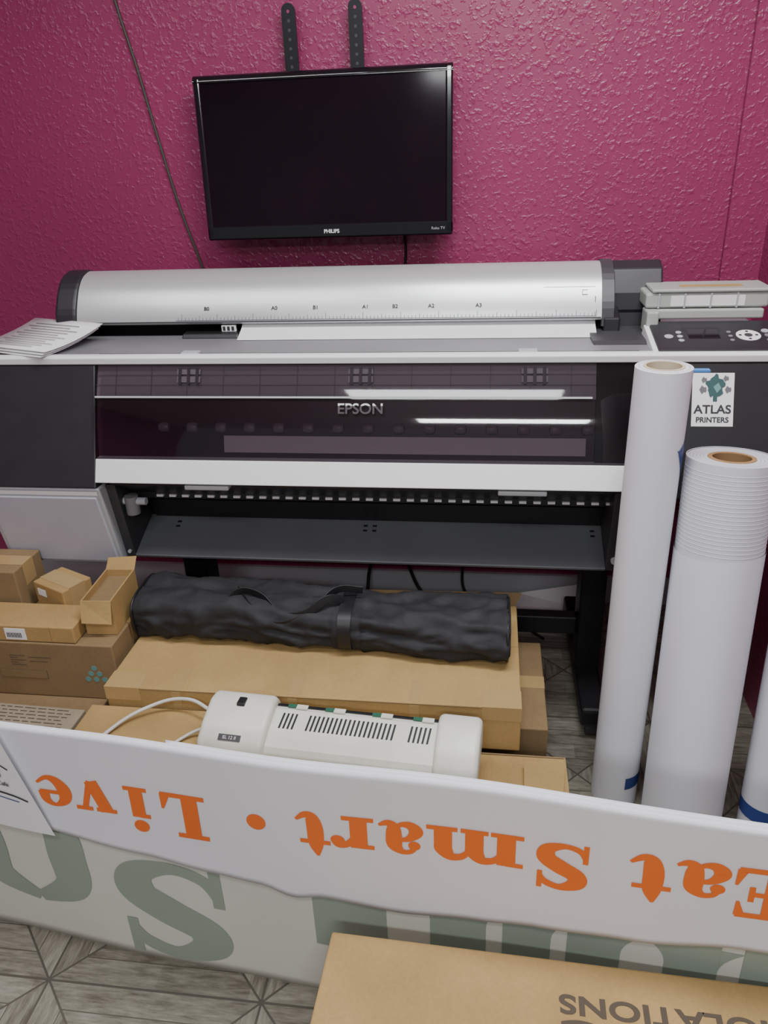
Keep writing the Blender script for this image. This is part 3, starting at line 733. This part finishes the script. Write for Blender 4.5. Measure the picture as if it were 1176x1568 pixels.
for k,(c,a,b) in enumerate(W): glyph('letter_%02d'%k,c,a,b,zb,.104,OFF,'orange',bn)
V=[];F=[]
for tri in disk2(0,0,1):
    k=len(V)
    for p in tri:
        x=-.391+p[0]*.018; z=.462+p[1]*.018; a,b=zt(x),interp(edge,x); V.append(bpt(x,z,OFF(x,(z-b)/(a-b))+.0022))
    F.append((k,k+1,k+2))
obj_from('bullet',V,F,'orange',bn)
glyph('big_letter_S','S',-.735,-.470,lambda x:.297,.280,.0022,'green',bn)
glyph('big_letter_o','o',-1.05,-.785,lambda x:.40,.285,.0022,'green',bn)
V=[];F=[]
for (xa,xb,z0,z1) in ((-.305,-.165,.15,.36),(-.085,.015,.05,.36),(.044,.127,.05,.36),(.154,.242,.05,.37),(.312,.395,.05,.40),(.43,.54,.05,.40),(.60,.72,.05,.4)):
    n=6
    for i in range(n):
        for j in range(8):
            k=len(V)
            for (ii,jj) in ((i,j),(i+1,j),(i+1,j+1),(i,j+1)):
                xx=xa+(xb-xa)*ii/n; zz=z0+(z1-z0)*jj/8
                V.append(bpt(xx,zz,.0022))
            F.append((k,k+1,k+2,k+3))
def fillet(xc,zc,w,h,side):
    for i in range(6):
        a0=i/6;a1=(i+1)/6
        k=len(V)
        V.extend([bpt(xc,zc-h*a0,.0024),bpt(xc,zc-h*a1,.0024),bpt(xc+side*w*(1-a1)**2.2,zc-h*a1,.0024),bpt(xc+side*w*(1-a0)**2.2,zc-h*a0,.0024)]); F.append((k,k+1,k+2,k+3))
for xc,s in ((-.165,1),(-.085,-1),(.015,1),(.127,1),(.242,1),(.312,-1),(.395,1)): fillet(xc,.325,.036,.055,s)
obj_from('big_letter_stems',V,F,'green',bn)
# small printed sheet draped at left
sm=group('printed_sheet')
v=[];f=[]
nx,nz=10,14
c=[(-1.13,.598),(-.885,.592),(-.815,.345),(-1.13,.375)]
def smp(u,w,o=0.0):
    x=(c[0][0]*(1-u)+c[1][0]*u)*(1-w)+(c[3][0]*(1-u)+c[2][0]*u)*w
    z=(c[0][1]*(1-u)+c[1][1]*u)*(1-w)+(c[3][1]*(1-u)+c[2][1]*u)*w
    return bpt(x,z,.022+.008*math.sin(u*3)*w+o)
for i in range(nx+1):
    for j in range(nz+1): v.append(smp(i/nx,j/nz))
for i in range(nx):
    for j in range(nz): k=i*(nz+1)+j; f.append((k,k+1,k+nz+2,k+nz+1))
obj_from('sheet',v,f,'paper',sm,True)
def curve_on(name,pts,wd,m):
    q=ribbonmesh([(a,b,wd) for a,b in pts]); V=[];F=[]
    for pl in q:
        k=len(V); V.extend(smp(a,b,.002) for a,b in pl); F.append(tuple(range(k,k+4)))
    obj_from(name,V,F,m,sm)
curve_on('arc_upper',[(.45,.24),(.65,.25),(.82,.29),(.93,.37)],.014,'ink')
curve_on('arc_lower',[(.45,.60),(.65,.60),(.85,.63),(.95,.67)],.018,'ink')
curve_on('arc_lower2',[(.45,.65),(.65,.65),(.88,.69)],.008,'blue')
pt=smp(.86,.40,.004); text('sheet_text','Breeze',.034,(pt.x,pt.y,pt.z-.012),(math.pi/2,0,-.18),'ink',sm,align='RIGHT',off=.0006)
pt=smp(.88,.50,.004); text('sheet_text_small','Fresh Look Cafe',.014,(pt.x,pt.y,pt.z-.008),(math.pi/2,0,-.18),'inkgray',sm,align='RIGHT')

# ------------------------------------------------------------------ foreground box
fb=carton('shipping_cardboard_box',-.262,.55,.30,.863,0,.290,'card3',-1.84,None,bv=.004)
text('box_print_1','VIOLATIONS',.042,(-.020,.222,.2905),(0,0,math.pi),'brownink',fb,align='RIGHT',sx=1.42,off=.0012,ext=.0003,spacing=1.04)
text('box_print_2','PARKING',.070,(-.020,.181,.2905),(0,0,math.pi),'brownink',fb,align='RIGHT',sx=1.45,off=.003,ext=.0003)
box('flap_seam',-.40,.40,-.002,.0,.2895,.2906,'edge',fb)

cl=group('power_cables')
tube('cable_1',[(-.38,2.40,.25),(-.42,2.38,.10),(-.40,2.33,.012),(-.2,2.28,.008),(.0,2.35,.008)],.006,'black',cl)
tube('cable_2',[(-.30,2.42,.22),(-.2,2.38,.03),(-.05,2.30,.008),(.12,2.33,.008)],.006,'black',cl)
tube('cable_3',[(-.08,2.44,.20),(-.06,2.40,.04),(.05,2.36,.008),(.2,2.2,.008)],.005,'black',cl)
fs=group('floor_paper')
o=obj_from('sheet',[(.08,2.30,.002),(.34,2.25,.002),(.36,2.40,.004),(.335,2.452,.075),(.12,2.445,.035)],[(0,1,2,4),(4,2,3)],'paper',fs)

# ------------------------------------------------------------------ lights
def area(name,loc,rot,sx,sy,en,col=(1,1,1)):
    l=D.lights.new(name,'AREA'); l.shape='RECTANGLE'; l.size=sx; l.size_y=sy; l.energy=en; l.color=col
    o=D.objects.new(name,l); COL.objects.link(o); o.location=loc; o.rotation_euler=rot
    return o
for k,(x,y,e) in enumerate(((.30,1.25,42),(-1.2,1.05,14),(-.2,-.3,22),(.1,-1.7,60))):  # rearmost lamp and housing are added, unseen, to brighten under the printer
    g=group('ceiling_light_fixture',(x,y,2.585))
    box('housing',-.62,.62,-.17,.17,.0,.014,'white',g,.003)
    area('tube_light_%d'%(k+1),(x,y,2.58),(0,0,0),1.2,.30,e,(.97,.985,1.0))
w=D.worlds.new('World'); SC.world=w; w.use_nodes=True
w.node_tree.nodes['Background'].inputs[0].default_value=(.86,.88,.94,1); w.node_tree.nodes['Background'].inputs[1].default_value=.24

# ------------------------------------------------------------------ camera
def cam(p,ps,ro):
    p,ps,ro=[math.radians(v) for v in (p,ps,ro)]
    f=Vector((-math.sin(ps)*math.cos(p),math.cos(ps)*math.cos(p),-math.sin(p)))
    r0=Vector((math.cos(ps),math.sin(ps),0)); u0=r0.cross(f)
    c,s=math.cos(ro),math.sin(ro)
    return f,r0*c-u0*s,u0*c+r0*s
f_,r_,u_=cam(25.5,8.4,2.4)
cd=D.cameras.new('Camera'); cd.sensor_fit='VERTICAL'; cd.sensor_height=36; cd.sensor_width=27; cd.lens=36*1178/1568; cd.clip_start=.02
co=D.objects.new('Camera',cd); COL.objects.link(co)
mt=Matrix(((r_.x,u_.x,-f_.x,0),(r_.y,u_.y,-f_.y,0),(r_.z,u_.z,-f_.z,1.53),(0,0,0,1)))
co.matrix_world=mt
SC.camera=co
